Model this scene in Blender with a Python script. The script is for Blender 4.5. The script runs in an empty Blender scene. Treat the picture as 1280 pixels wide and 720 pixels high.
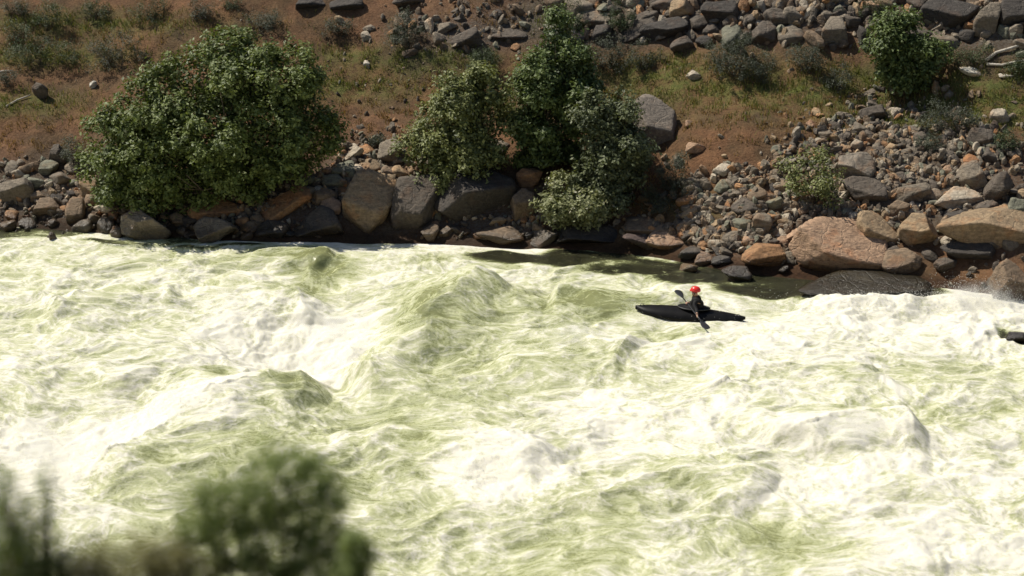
import bpy, math, random
import numpy as np
from mathutils import Vector, Matrix, Euler

R = math.radians
rnd = random.Random(7)
scene = bpy.context.scene
COL = scene.collection

# ------------------------------------------------------------------ noise
_rs = np.random.RandomState(11)
_P = np.concatenate([_rs.permutation(1024)] * 3)
_G2 = _rs.normal(size=(1024, 2)); _G2 /= np.linalg.norm(_G2, axis=1)[:, None]
_G3 = _rs.normal(size=(1024, 3)); _G3 /= np.linalg.norm(_G3, axis=1)[:, None]

def n2(x, y, s=0):
    x = np.asarray(x, dtype=np.float64) + s * 17.31; y = np.asarray(y, dtype=np.float64) + s * 9.77
    xi = np.floor(x).astype(np.int64); yi = np.floor(y).astype(np.int64)
    fx = x - xi; fy = y - yi
    u = fx * fx * fx * (fx * (fx * 6 - 15) + 10); v = fy * fy * fy * (fy * (fy * 6 - 15) + 10)
    def g(a, b):
        h = _P[(_P[(xi + a) & 1023] + yi + b) & 1023]
        return _G2[h, 0] * (fx - a) + _G2[h, 1] * (fy - b)
    a = g(0, 0); b = g(1, 0); c = g(0, 1); d = g(1, 1)
    return (a + u * (b - a) + v * (c - a + u * (a - b - c + d))) * 1.5

def n3(p, s=0):
    p = p + s * 13.7
    i = np.floor(p).astype(np.int64); f = p - i
    w = f * f * f * (f * (f * 6 - 15) + 10)
    out = 0
    for a in (0, 1):
        for b in (0, 1):
            for c in (0, 1):
                h = _P[(_P[(_P[(i[:, 0] + a) & 1023] + i[:, 1] + b) & 1023] + i[:, 2] + c) & 1023]
                d = (_G3[h] * (f - np.array([a, b, c]))).sum(1)
                ww = (w[:, 0] if a else 1 - w[:, 0]) * (w[:, 1] if b else 1 - w[:, 1]) * (w[:, 2] if c else 1 - w[:, 2])
                out = out + d * ww
    return out * 1.4

def fbm2(x, y, o=4, s=0, g=.5):
    t = 0; a = 1
    for k in range(o):
        t = t + a * n2(x * 2 ** k, y * 2 ** k, s + k); a *= g
    return t

def fbm3(p, o=4, s=0, g=.5):
    t = 0; a = 1
    for k in range(o):
        t = t + a * n3(p * 2 ** k, s + k); a *= g
    return t

def sm(a, b, x):
    t = np.clip((x - a) / (b - a), 0, 1); return t * t * (3 - 2 * t)

# ------------------------------------------------------------------ camera
FPX = 2030.0; CAMH = 14.0; PITCH = R(18.7)
cam_d = bpy.data.cameras.new('camera'); cam = bpy.data.objects.new('camera', cam_d); COL.objects.link(cam)
cam.location = (0, 0, CAMH); cam.rotation_euler = (R(90) - PITCH, 0, 0)
cam_d.sensor_width = 36; cam_d.lens = 36 * FPX / 1280; cam_d.clip_end = 3000; cam_d.clip_start = .1
cam_d.dof.use_dof = True; cam_d.dof.focus_distance = 43; cam_d.dof.aperture_fstop = cam_d.lens / 1000 / .08
scene.camera = cam
CP, SP = math.cos(PITCH), math.sin(PITCH)

def ray(u, v):                     # unit direction through a point of the photograph
    x = (u - 640) / FPX; z = -(v - 360) / FPX
    d = Vector((x, CP + z * SP, -SP + z * CP)); return d.normalized()

def on_z(u, v, z=0.0):
    d = ray(u, v); t = (z - CAMH) / d.z
    return d.x * t, d.y * t

# ------------------------------------------------------------------ terrain
SH = [(-200, 275), (0, 280), (150, 291), (300, 298), (450, 300), (600, 306), (700, 309), (800, 317), (880, 331), (950, 342), (1060, 352), (1180, 358), (1280, 373), (1500, 400)]
_sx, _sy = zip(*[on_z(*p) for p in SH])
def shore(x):
    return np.interp(x, _sx, _sy)

def terrain(x, y):
    x = np.asarray(x, float); y = np.asarray(y, float)
    s = y - shore(x)
    rise = np.interp(s, [-60, -4, 0, 4.2, 6.6, 14, 45, 120, 400], [-2, -1.8, 0, 2.5, 3.5, 8.7, 32, 70, 150])
    lump = .35 * n2(x / 4.2, y / 4.2, 3) + .15 * n2(x / 1.6, y / 1.6, 5) + .05 * n2(x / .6, y / .6, 6) + .02 * n2(x / .25, y / .25, 8)
    rise = rise + lump * sm(.2, 3, s) + 2.0 * n2(x / 20, y / 20, 9) * sm(14, 40, s)
    far = rise
    # near bank, on which the camera stands
    edge = 19.5 + 1.2 * n2(x / 6, y / 30, 12)
    near = (edge - y) * .62
    near = np.where(y < 1.2, (edge - 1.2) * .62 + .04 * (1.2 - y), near)
    near = near + .12 * n2(x / 1.1, y / 1.1, 21) * sm(.5, 3, near) + 1.15 * np.exp(-((x + 3.3) / 1.9) ** 2 - ((y - 8.6) / 1.6) ** 2) + .9 * np.exp(-((x + 3.1) / 1.0) ** 2 - ((y - 8.5) / 1.2) ** 2)
    near = np.where(near < 0, np.maximum(near, -2), near)
    return np.where(y < 24, near, far)

def cast(u, v):
    d = ray(u, v); t = np.arange(24 / d.y, 120, .03)
    z = CAMH + d.z * t; h = np.maximum(terrain(d.x * t, d.y * t), -.05)
    k = int(np.argmax(z < h)); t = float(t[k])
    return Vector((d.x * t, d.y * t, CAMH + d.z * t)), t

# ------------------------------------------------------------------ mesh helpers
def mesh_np(name, verts, faces, mat=None, parent=None, smooth=True, link=True, attrs=None):
    me = bpy.data.meshes.new(name)
    verts = np.asarray(verts, np.float32); faces = np.asarray(faces, np.int32)
    k = faces.shape[1]
    me.vertices.add(len(verts)); me.vertices.foreach_set('co', verts.ravel())
    me.loops.add(faces.size); me.loops.foreach_set('vertex_index', faces.ravel())
    me.polygons.add(len(faces))
    me.polygons.foreach_set('loop_start', np.arange(0, faces.size, k, dtype=np.int32))
    me.polygons.foreach_set('loop_total', np.full(len(faces), k, np.int32))
    me.polygons.foreach_set('use_smooth', np.full(len(faces), smooth, bool))
    me.update(calc_edges=True)
    for an, (typ, dat) in (attrs or {}).items():
        at = me.attributes.new(an, typ, 'POINT')
        key = {'FLOAT': 'value', 'FLOAT_VECTOR': 'vector', 'FLOAT_COLOR': 'color'}[typ]
        at.data.foreach_set(key, np.asarray(dat, np.float32).ravel())
    if mat: me.materials.append(mat)
    o = bpy.data.objects.new(name, me)
    if link: COL.objects.link(o)
    if parent: o.parent = parent
    return o

def mesh_py(name, verts, faces, mat, parent=None, smooth=True):
    me = bpy.data.meshes.new(name); me.from_pydata([tuple(v) for v in verts], [], faces)
    me.polygons.foreach_set('use_smooth', [smooth] * len(me.polygons)); me.materials.append(mat); me.update()
    o = bpy.data.objects.new(name, me); COL.objects.link(o)
    if parent: o.parent = parent
    return o

def tag(o, label=None, cat=None, group=None, kind=None):
    if label: o['label'] = label
    if cat: o['category'] = cat
    if group: o['group'] = group
    if kind: o['kind'] = kind
    return o

def empty(name, loc, rz=0):
    o = bpy.data.objects.new(name, None); COL.objects.link(o); o.location = loc; o.rotation_euler = (0, 0, rz)
    o.empty_display_size = .2
    return o

def ico(sub):
    import bmesh
    bm = bmesh.new(); bmesh.ops.create_icosphere(bm, subdivisions=sub, radius=1)
    v = np.array([a.co[:] for a in bm.verts]); f = np.array([[q.index for q in p.verts] for p in bm.faces]); bm.free()
    return v / np.linalg.norm(v, axis=1)[:, None], f
ICO = {k: ico(k) for k in (1, 2, 3, 4, 5)}

def tubes(paths, sides=7):
    """paths: list of [(point, radius), ...] -> verts, faces"""
    V = []; F = []
    for path in paths:
        n0 = len(V)
        for i, (p, r) in enumerate(path):
            p = Vector(p); a = Vector(path[max(0, i - 1)][0]); b = Vector(path[min(len(path) - 1, i + 1)][0])
            d = (b - a).normalized(); q = d.to_track_quat('Z', 'Y')
            for k in range(sides):
                an = 2 * math.pi * k / sides
                V.append(p + q @ Vector((math.cos(an) * r, math.sin(an) * r, 0)))
        for i in range(len(path) - 1):
            for k in range(sides):
                a = n0 + i * sides + k; b = n0 + i * sides + (k + 1) % sides
                F.append((a, b, b + sides, a + sides))
        F.append(tuple(range(n0 + sides - 1, n0 - 1, -1)))
        e = n0 + (len(path) - 1) * sides; F.append(tuple(range(e, e + sides)))
    return V, F

# ------------------------------------------------------------------ materials
class NT:
    def __init__(s, name):
        s.m = bpy.data.materials.new(name); s.m.use_nodes = True; s.t = s.m.node_tree; s.n = s.t.nodes; s.l = s.t.links
        s.b = s.n['Principled BSDF']; s.out = s.n['Material Output']
    def N(s, typ, **kw):
        n = s.n.new(typ)
        for k, v in kw.items(): setattr(n, k, v)
        return n
    def L(s, a, b): s.l.new(a, b)
    def noise(s, vec, scale, detail=4, rough=.55, dist=0.0):
        n = s.N('ShaderNodeTexNoise'); n.inputs['Scale'].default_value = scale; n.inputs['Detail'].default_value = detail
        n.inputs['Roughness'].default_value = rough; n.inputs['Distortion'].default_value = dist
        if vec is not None: s.L(vec, n.inputs['Vector'])
        return n.outputs['Fac']
    def math(s, op, a, b=None, clamp=False):
        n = s.N('ShaderNodeMath', operation=op, use_clamp=clamp)
        for i, q in enumerate((a, b)):
            if q is None: continue
            if isinstance(q, (int, float)): n.inputs[i].default_value = q
            else: s.L(q, n.inputs[i])
        return n.outputs[0]
    def ramp(s, fac, stops, interp='LINEAR'):
        n = s.N('ShaderNodeValToRGB'); e = n.color_ramp.elements; n.color_ramp.interpolation = interp
        while len(e) < len(stops): e.new(.5)
        for q, (p, c) in zip(e, stops):
            q.position = p; q.color = (*c, 1) if len(c) == 3 else c
        s.L(fac, n.inputs[0]); return n.outputs[0]
    def mix(s, fac, a, b, mode='MIX'):
        n = s.N('ShaderNodeMix', data_type='RGBA', blend_type=mode)
        for i, q in ((0, fac), (6, a), (7, b)):
            if isinstance(q, (int, float)): n.inputs[i].default_value = q
            elif isinstance(q, tuple): n.inputs[i].default_value = (*q, 1)
            else: s.L(q, n.inputs[i])
        return n.outputs[2]
    def map(s, x, a, b, c=0., d=1.):
        n = s.N('ShaderNodeMapRange'); n.interpolation_type = 'SMOOTHSTEP'
        s.L(x, n.inputs[0])
        for i, q in enumerate((a, b, c, d)): n.inputs[i + 1].default_value = q
        return n.outputs[0]
    def attr(s, name, out='Fac'):
        n = s.N('ShaderNodeAttribute', attribute_name=name); return n.outputs[out]
    def bump(s, h, strength, dist):
        n = s.N('ShaderNodeBump'); n.inputs['Strength'].default_value = strength; n.inputs['Distance'].default_value = dist
        s.L(h, n.inputs['Height']); s.L(n.outputs[0], s.b.inputs['Normal']); return n

def simple(name, col, rough=.6, vary=.25, scale=20, bump=0.0, spec=.5):
    t = NT(name); tc = t.N('ShaderNodeTexCoord').outputs['Object']
    n = t.noise(tc, scale, 5)
    c1 = tuple(q * (1 - vary) for q in col); c2 = tuple(min(1, q * (1 + vary)) for q in col)
    t.L(t.ramp(n, [(.3, c1), (.7, c2)]), t.b.inputs['Base Color']); t.b.inputs['Roughness'].default_value = rough
    t.b.inputs['Specular IOR Level'].default_value = spec
    if bump: t.bump(n, bump, .02)
    return t.m

def rock_material(name, use_attr):
    t = NT(name); tc = t.N('ShaderNodeTexCoord').outputs['Object']; geo = t.N('ShaderNodeNewGeometry')
    pos = geo.outputs['Position']
    if use_attr: base = t.attr('tint', 'Color')
    else: base = t.N('ShaderNodeObjectInfo').outputs['Color']
    n1 = t.noise(pos, 1.7, 6, .6, .4); n2_ = t.noise(pos, 9, 6, .65); n3_ = t.noise(pos, 38, 5, .7)
    mp = t.N('ShaderNodeMapping'); mp.inputs['Scale'].default_value = (1.1, 1.1, 6); mp.inputs['Rotation'].default_value = (.5, .35, 0); t.L(pos, mp.inputs[0])
    st = t.noise(mp.outputs[0], 2.2, 5, .6, .6)
    v = t.math('ADD', t.math('MULTIPLY', n2_, .9), t.math('MULTIPLY', n3_, .5))
    v = t.math('ADD', v, t.math('MULTIPLY', st, .55))
    shade = t.ramp(v, [(.62, (.42, .42, .42)), (.95, (.95, .95, .95)), (1.0, (1.1, 1.1, 1.1))])
    shade = t.map(v, .6, 1.35, .42, 1.5)
    c = t.N('ShaderNodeVectorMath', operation='SCALE'); t.L(base, c.inputs[0]); t.L(shade, c.inputs[3])
    iron = t.map(n1, .52, .68, 0, .5)
    c2 = t.mix(iron, c.outputs[0], (1.25, .86, .6), 'MULTIPLY')
    lich = t.map(t.noise(pos, 5.5, 7, .7, .8), .62, .68, 0, .45)
    c3 = t.mix(lich, c2, (.2, .19, .15))
    sp = t.N('ShaderNodeSeparateXYZ'); t.L(pos, sp.inputs[0])
    zz = t.math('ADD', sp.outputs['Z'], t.math('MULTIPLY', t.math('SUBTRACT', n1, .5), -.5))
    wet = t.map(zz, .22, .5, 1, 0)
    c4 = t.mix(wet, c3, (.42, .4, .36), 'MULTIPLY')
    t.L(c4, t.b.inputs['Base Color'])
    t.L(t.map(wet, 0, 1, .86, .32), t.b.inputs['Roughness'])
    vo = t.N('ShaderNodeTexVoronoi', feature='DISTANCE_TO_EDGE'); vo.inputs['Scale'].default_value = 2.2
    mv = t.N('ShaderNodeMix', data_type='VECTOR'); mv.inputs[0].default_value = .22
    nn = t.N('ShaderNodeTexNoise'); nn.inputs['Scale'].default_value = 3; t.L(pos, nn.inputs['Vector'])
    t.L(pos, mv.inputs[4]); t.L(nn.outputs['Color'], mv.inputs[5]); t.L(mv.outputs[1], vo.inputs['Vector'])
    cr = t.map(vo.outputs['Distance'], 0, .05, 0, 1)
    h = t.math('ADD', t.math('MULTIPLY', n2_, .8), t.math('ADD', t.math('MULTIPLY', n3_, .35), t.math('MULTIPLY', cr, .22)))
    h = t.math('ADD', h, t.math('MULTIPLY', st, .8))
    t.bump(h, .75, .07)
    return t.m

ROCK = rock_material('rock_material', False); RUB = rock_material('rubble_material', True)

def ground_material():
    t = NT('dirt_material'); pos = t.N('ShaderNodeNewGeometry').outputs['Position']
    a = t.noise(pos, .45, 6, .6, .3); b = t.noise(pos, 2.3, 8, .65); c = t.noise(pos, 14, 6, .7); d = t.noise(pos, 60, 3, .7)
    base = t.ramp(a, [(.30, (.095, .062, .036)), (.44, (.15, .088, .042)), (.56, (.20, .10, .048)), (.68, (.225, .12, .055)), (.78, (.19, .125, .06))])
    m = t.ramp(b, [(.3, (.55, .55, .55)), (.6, (1, 1, 1)), (.8, (1.2, 1.15, 1.05))])
    c1 = t.mix(1.0, base, m, 'MULTIPLY')
    m2 = t.ramp(c, [(.35, (.6, .58, .56)), (.65, (1.15, 1.15, 1.15))])
    c1 = t.mix(1.0, c1, m2, 'MULTIPLY')
    peb = t.map(d, .62, .7, 0, .55); c1 = t.mix(peb, c1, (.23, .19, .15))
    g = t.attr('grass'); gm = t.math('MULTIPLY', g, t.map(b, .38, .6, .2, 1))
    gc = t.ramp(c, [(.3, (.05, .06, .014)), (.6, (.12, .125, .03)), (.8, (.2, .165, .05))])
    c1 = t.mix(gm, c1, gc)
    r = t.attr('stony'); rm = t.math('MULTIPLY', r, t.map(c, .35, .6, .35, 1))
    c1 = t.mix(rm, c1, t.ramp(c, [(.3, (.035, .03, .024)), (.7, (.14, .12, .095))]))
    sp = t.N('ShaderNodeSeparateXYZ'); t.L(pos, sp.inputs[0])
    wet = t.map(sp.outputs['Z'], .05, .35, 1, 0); c1 = t.mix(wet, c1, (.35, .33, .3), 'MULTIPLY')
    t.L(c1, t.b.inputs['Base Color']); t.b.inputs['Roughness'].default_value = .93
    t.b.inputs['Specular IOR Level'].default_value = .25
    h = t.math('ADD', t.math('MULTIPLY', b, 1.0), t.math('ADD', t.math('MULTIPLY', c, .5), t.math('MULTIPLY', d, .22)))
    t.bump(h, .9, .12)
    return t.m

def leaf_material(name, dark, light, blossom=None, blossom_at=.93, transl=.22, rough=.55):
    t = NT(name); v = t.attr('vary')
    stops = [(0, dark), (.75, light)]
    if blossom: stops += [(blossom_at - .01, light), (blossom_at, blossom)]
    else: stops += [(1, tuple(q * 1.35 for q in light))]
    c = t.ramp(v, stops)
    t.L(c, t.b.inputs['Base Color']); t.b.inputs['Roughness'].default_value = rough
    t.b.inputs['Specular IOR Level'].default_value = .4
    tr = t.N('ShaderNodeBsdfTranslucent'); t.L(t.mix(1.0, c, (1.2, 1.25, .6), 'MULTIPLY'), tr.inputs[0])
    ms = t.N('ShaderNodeMixShader'); ms.inputs[0].default_value = transl
    t.L(t.b.outputs[0], ms.inputs[1]); t.L(tr.outputs[0], ms.inputs[2]); t.L(ms.outputs[0], t.out.inputs['Surface'])
    return t.m

BARK = simple('bark_material', (.10, .075, .05), .9, .5, 14, .6)

# ------------------------------------------------------------------ terrain mesh
def axis(dense0, dense1, step, lo, hi, grow=1.18):
    a = list(np.arange(dense0, dense1 + 1e-6, step))
    s = step; x = a[-1]
    while x < hi: s *= grow; x += s; a.append(x)
    s = step; x = a[0]; pre = []
    while x > lo: s *= grow; x -= s; pre.append(x)
    return np.array(pre[::-1] + a)

def grid(xs, ys):
    X, Y = np.meshgrid(xs, ys); nx, ny = len(xs), len(ys)
    i = np.arange(nx * ny).reshape(ny, nx)
    F = np.stack([i[:-1, :-1], i[:-1, 1:], i[1:, 1:], i[1:, :-1]], -1).reshape(-1, 4)
    return X.ravel(), Y.ravel(), F

def project(x, y, z):              # world -> photo pixel (used to look up where on the slope grass and stones lie)
    d = y * CP - (z - CAMH) * SP; up = y * SP + (z - CAMH) * CP
    d = np.where(np.abs(d) < 1e-3, 1e-3, d)
    return 640 + FPX * x / d, 360 - FPX * up / d

def blob(u, v, cu, cv, ru, rv):
    return np.exp(-((u - cu) / ru) ** 2 - ((v - cv) / rv) ** 2)

GRASSB = [(1000, 110, 330, 30), (420, 110, 90, 16), (30, 130, 70, 16), (1230, 118, 130, 26), (480, 72, 110, 14), (560, 78, 60, 10), (830, 85, 60, 18), (60, 70, 120, 14), (870, 260, 50, 20), (700, 20, 30, 30), (100, 30, 160, 14), (1180, 150, 120, 20)]
def grass_w(x, y):
    u, v = project(x, y, terrain(x, y)); g = 0
    for b in GRASSB: g = g + blob(u, v, *b)
    return np.clip(g, 0, 1) * (y > 30)
STONYB = [(60, 245, 120, 45), (270, 262, 160, 30), (450, 225, 80, 50), (600, 275, 130, 40), (930, 300, 70, 28), (1090, 220, 100, 45), (1230, 250, 130, 60), (980, 15, 330, 38), (760, 15, 110, 35), (580, 45, 80, 22), (1230, 40, 90, 40)]
def stony_w(x, y):
    u, v = project(x, y, terrain(x, y)); g = 0
    for b in STONYB: g = g + blob(u, v, *b)
    return np.clip(g, 0, 1) * (y > 30)

X, Y, F = grid(axis(-19, 19, .13, -420, 420), np.concatenate([axis(2, 22, .25, -160, 22)[:-1], axis(38, 62, .13, 23, 420)]))
Z = terrain(X, Y)
gw = grass_w(X, Y) + ((Y < 24) & (Y > -200)) * np.clip(.5 + n2(X / 2.5, Y / 2.5, 40), 0, 1) * .8
ter = mesh_np('ground', np.stack([X, Y, Z], 1), F, ground_material(), attrs={'grass': ('FLOAT', gw), 'stony': ('FLOAT', stony_w(X, Y))})
tag(ter, 'brown dirt hillside and banks of the river', kind='structure')

# ------------------------------------------------------------------ water
def pm(u, v):
    x, y = on_z(u, v); return x, y
def px_r(u, v, ru, rv):            # radii given in photo pixels -> metres on the water plane
    x, y = pm(u, v); d = math.sqrt(x * x + y * y + CAMH ** 2)
    return ru * d / FPX, rv * d / FPX / (CAMH / d)

def seg_dist(x, y, pts):
    """signed-ish distance to a polyline: returns distance, side (positive = left of the line), param"""
    best = np.full(x.shape, 1e9); side = np.zeros(x.shape); par = np.zeros(x.shape); n = len(pts) - 1
    for i in range(n):
        ax, ay = pts[i]; bx, by = pts[i + 1]; dx, dy = bx - ax, by - ay; L2 = dx * dx + dy * dy
        t = np.clip(((x - ax) * dx + (y - ay) * dy) / L2, 0, 1)
        qx = x - ax - t * dx; qy = y - ay - t * dy; d = np.hypot(qx, qy)
        m = d < best
        best = np.where(m, d, best); side = np.where(m, (dx * (y - ay) - dy * (x - ax)) / (math.sqrt(L2) * np.maximum(d, 1e-4)), side); par = np.where(m, (i + t) / n, par)
    return best, side, par

# ridges: (photo points, height, width front, width back, foam)   the front is on the left of the direction of travel
RIDGES = [
    ([(590, 345), (565, 385), (520, 430), (470, 462), (430, 478)], .66, .9, 2.2),
    ([(90, 605), (170, 558), (240, 512), (320, 478), (410, 472)], .52, .8, 2.2),
    ([(320, 318), (370, 321), (420, 326)], .22, .9, 1.1),
    ([(300, 340), (360, 365), (400, 392)], .25, .6, .9),
    ([(690, 372), (750, 377), (840, 395)], .34, 1.2, 1.2),
    ([(960, 395), (1080, 385), (1200, 382), (1290, 400)], .24, 1.0, 1.1),
    ([(980, 560), (1060, 535), (1150, 540)], .4, 1.2, 1.4),
    ([(640, 470), (720, 440), (800, 445)], .28, 1.0, 1.3),
    ([(330, 600), (450, 560), (600, 560), (700, 585)], .3, 1.0, 1.6),
    ([(700, 640), (850, 600), (960, 610)], .3, 1.0, 1.5),
    ([(860, 505), (960, 470), (1100, 465)], .3, 1.0, 1.5),
    ([(40, 400), (130, 370), (230, 365)], .25, .8, 1.0),
    ([(0, 470), (110, 455), (190, 470)], .25, .9, 1.0),
]
RIDGES = [([pm(*p) for p in pts], h, a, b) for pts, h, a, b in RIDGES]
# foam cover: u, v, ru, rv, value
FOAM = [
    (60, 360, 160, 40, .66), (250, 345, 110, 25, .64), (375, 480, 36, 12, .2), (150, 320, 80, 10, .5), (60, 400, 60, 10, .5), (200, 400, 40, 8, .45), (420, 425, 75, 30, 1.08), (345, 400, 75, 30, 1.0), (270, 380, 70, 22, .8), (120, 430, 130, 35, .68),
    (340, 440, 60, 22, .95), (60, 560, 120, 45, 1.0), (180, 515, 70, 22, 1.0), (250, 480, 60, 14, .95), (90, 480, 80, 20, .6),
    (365, 317, 34, 8, .12), (410, 333, 36, 13, .0), (372, 362, 26, 14, .12), (300, 322, 30, 6, .25), (260, 464, 40, 12, .18), (330, 470, 50, 10, .35), (430, 355, 22, 25, .62),
    (475, 440, 26, 30, .40), (530, 415, 44, 30, .12), (600, 370, 30, 18, .45), (550, 350, 40, 12, .6), (640, 400, 60, 18, .38), (540, 330, 60, 9, .6), (470, 322, 40, 8, .65), (500, 312, 80, 6, .8), (548, 327, 16, 5, .12),
    (740, 388, 45, 10, .10), (840, 412, 70, 9, .22), (690, 378, 60, 10, .4), (650, 440, 90, 22, .5), (560, 490, 80, 24, .45), (480, 530, 50, 14, .30),
    (250, 560, 90, 22, .35), (180, 600, 60, 18, .34), (350, 540, 60, 20, .5), (620, 600, 70, 26, .95), (560, 640, 50, 25, .5), (470, 600, 60, 30, .42), (540, 690, 90, 22, .5),
    (720, 650, 70, 22, .42), (690, 700, 80, 20, .35), (640, 530, 60, 20, .55), (740, 530, 60, 30, .9), (780, 470, 60, 16, .45), (860, 470, 90, 25, .72), (760, 420, 50, 12, .8),
    (980, 430, 120, 24, .85), (1180, 400, 110, 28, 1.0), (1080, 390, 60, 12, .95), (960, 375, 40, 8, .6), (1220, 470, 80, 30, .55), (1080, 470, 70, 22, .62), (1040, 600, 90, 25, .98), (1200, 590, 90, 45, .85), (1150, 680, 110, 30, .85),
    (900, 600, 80, 24, .52), (980, 680, 90, 20, .30), (860, 690, 70, 22, .62), (1060, 525, 60, 14, .45), (1180, 530, 60, 14, .55), (1125, 608, 40, 10, .28), (1130, 430, 90, 14, .8), (900, 540, 80, 20, .8),
    (840, 365, 60, 8, .65), (700, 350, 70, 9, .6), (1240, 640, 40, 20, .7), (1000, 500, 80, 14, .82), (620, 670, 40, 18, .75), (420, 560, 50, 18, .55), (330, 660, 130, 40, .4), (1260, 560, 50, 30, .7),
]
CALM = [(640, 318, 60, 9), (730, 322, 90, 11), (820, 333, 90, 12), (900, 345, 90, 11), (980, 357, 90, 15), (1060, 366, 90, 14), (1130, 367, 70, 12), (40, 287, 120, 6), (180, 300, 80, 4), (280, 305, 60, 3) , (1272, 425, 22, 12)]

def water_fields(x, y):
    x = np.asarray(x, float); y = np.asarray(y, float)
    # domain warp
    wx = x + .55 * n2(x / 2.6, y / 2.6, 31) + .20 * n2(x / .9, y / .9, 32) + .03 * n2(x / .35, y / .35, 38)
    wy = y + .55 * n2(x / 2.6, y / 2.6, 33) + .20 * n2(x / .9, y / .9, 34) + .03 * n2(x / .35, y / .35, 39)
    num = np.full(x.shape, .66 * .35); den = np.full(x.shape, .35)
    qx = x + .5 * n2(x / 1.3, y / 1.3, 35); qy = y + .5 * n2(x / 1.3, y / 1.3, 36)
    for (u, v, ru, rv, f) in FOAM:
        cx, cy = pm(u, v); a, b = px_r(u, v, ru, rv)
        w = 3 * np.exp(-((qx - cx) / a) ** 2 - ((qy - cy) / b) ** 2); num += w * f; den += w
    foam = num / den
    calm = np.zeros(x.shape)
    for (u, v, ru, rv) in CALM:
        cx, cy = pm(u, v); a, b = px_r(u, v, ru, rv)
        calm = np.maximum(calm, np.exp(-(((qx - cx) / a) ** 2 + ((qy - cy) / b) ** 2) ** 1.5))
    calm = sm(.25, .7, calm)
    s = shore(x) - y; edge = sm(-.1, 2.2, s) * sm(20.3, 23, y)
    # heights
    h = np.zeros(x.shape)
    for pts, amp, fw, bw in RIDGES:
        d, side, par = seg_dist(wx, wy, pts)
        sf = np.clip(side, -1, 1) * .5 + .5; w = fw * sf + bw * (1 - sf); end = np.clip(par * (1 - par) * 9, 0, 1) * .85 + .15
        g = np.exp(-(d / w) ** 1.5); h = h + 1.25 * amp * g * end
        foam = foam + .18 * sf ** 2 * np.exp(-(d / .45) ** 2) * end
    hx, hy = pm(400, 425); h -= .95 * np.exp(-((x - hx) / 2.4) ** 2 - ((y - hy) / 2.6) ** 2); hx, hy = pm(120, 540); h -= .45 * np.exp(-((x - hx) / 2.6) ** 2 - ((y - hy) / 2.0) ** 2)
    h += .12 * sm(-6, 3, x) - .10
    a = n2(wx / 3.4, wy / 2.3, 50); b = n2(wx / 1.35, wy / .95, 51)
    h += .24 * a + .12 * (0.5 - 1.5 * np.sqrt(b * b + .004))
    c = n2(wx / .62, wy / .5, 52); h += .045 * (.5 - 1.6 * np.sqrt(c * c + .004))
    rough = .35 + .9 * sm(.3, .95, foam)
    f1 = np.abs(n2(wx / .34, wy / .30, 53)); f2 = np.abs(n2(wx / .17, wy / .16, 54)); f3 = np.abs(n2(x / .085, y / .085, 55))
    h += rough * (.034 * f1 + .016 * f2 + .008 * f3) - .02
    churn = sm(.75, 1.0, foam)
    h += churn * .10 * np.abs(n2(x / .8, y / .8, 57)) + churn * .04 * np.abs(n2(x / .27, y / .27, 58))
    h = h * (1 - .86 * calm)
    h = h * (.12 + .88 * edge) - .03
    kx_, ky_ = pm(864, 402); kd = np.exp(-((x - kx_) / 1.7) ** 4 - ((y - ky_) / .8) ** 4); h = h * (1 - .7 * kd) + .12 * kd
    for (u_, v_, rr, hh) in [(832, 403, .26, .07), (893, 412, .34, .09), (918, 409, .2, .04), (862, 414, .3, .05)]:
        bx_, by_ = pm(u_, v_); h = h + hh * np.exp(-((x - bx_) ** 2 + (y - by_) ** 2) / rr ** 2) * (1 + .25 * n2(x / .16, y / .16, 77))
    foam = foam + .35 * np.exp(-((x - kx_) / 1.5) ** 4 - ((y - ky_ + .35) / .45) ** 2)
    crest = np.clip(.5 - 1.5 * np.abs(b), -1, .5) + .6 * np.clip(.5 - 1.6 * np.abs(c), -1, .5)
    foam = .60 + (foam - .60) * 1.35 + .10 * crest + .05 * a
    foam = foam * (1 - calm) - .22 * calm
    for (u, v, ru, rv, f) in [(1212, 362, 34, 9, .9), (1240, 352, 20, 8, .9), (618, 303, 24, 2.5, .8), (540, 303, 22, 2.5, .8), (655, 308, 18, 2, .7), (690, 309, 16, 2, .6), (870, 336, 14, 2, .3), (925, 352, 20, 2, .3), (182, 300, 36, 3, .7), (268, 303, 34, 3, .6), (395, 301, 34, 3, .6), (60, 290, 40, 2.5, .5), (1010, 372, 40, 3, .7), (770, 330, 26, 2, .5)]:
        cx, cy = pm(u, v); a_, b_ = px_r(u, v, ru, rv); g = f * np.exp(-((qx - cx) / a_) ** 2 - ((qy - cy) / b_) ** 2); foam = foam + g; calm = calm * (1 - np.clip(g * 1.2, 0, 1))
    return h, foam, calm, wx, wy

def water_z(x, y):
    return float(water_fields(np.array([x]), np.array([y]))[0][0])

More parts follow.
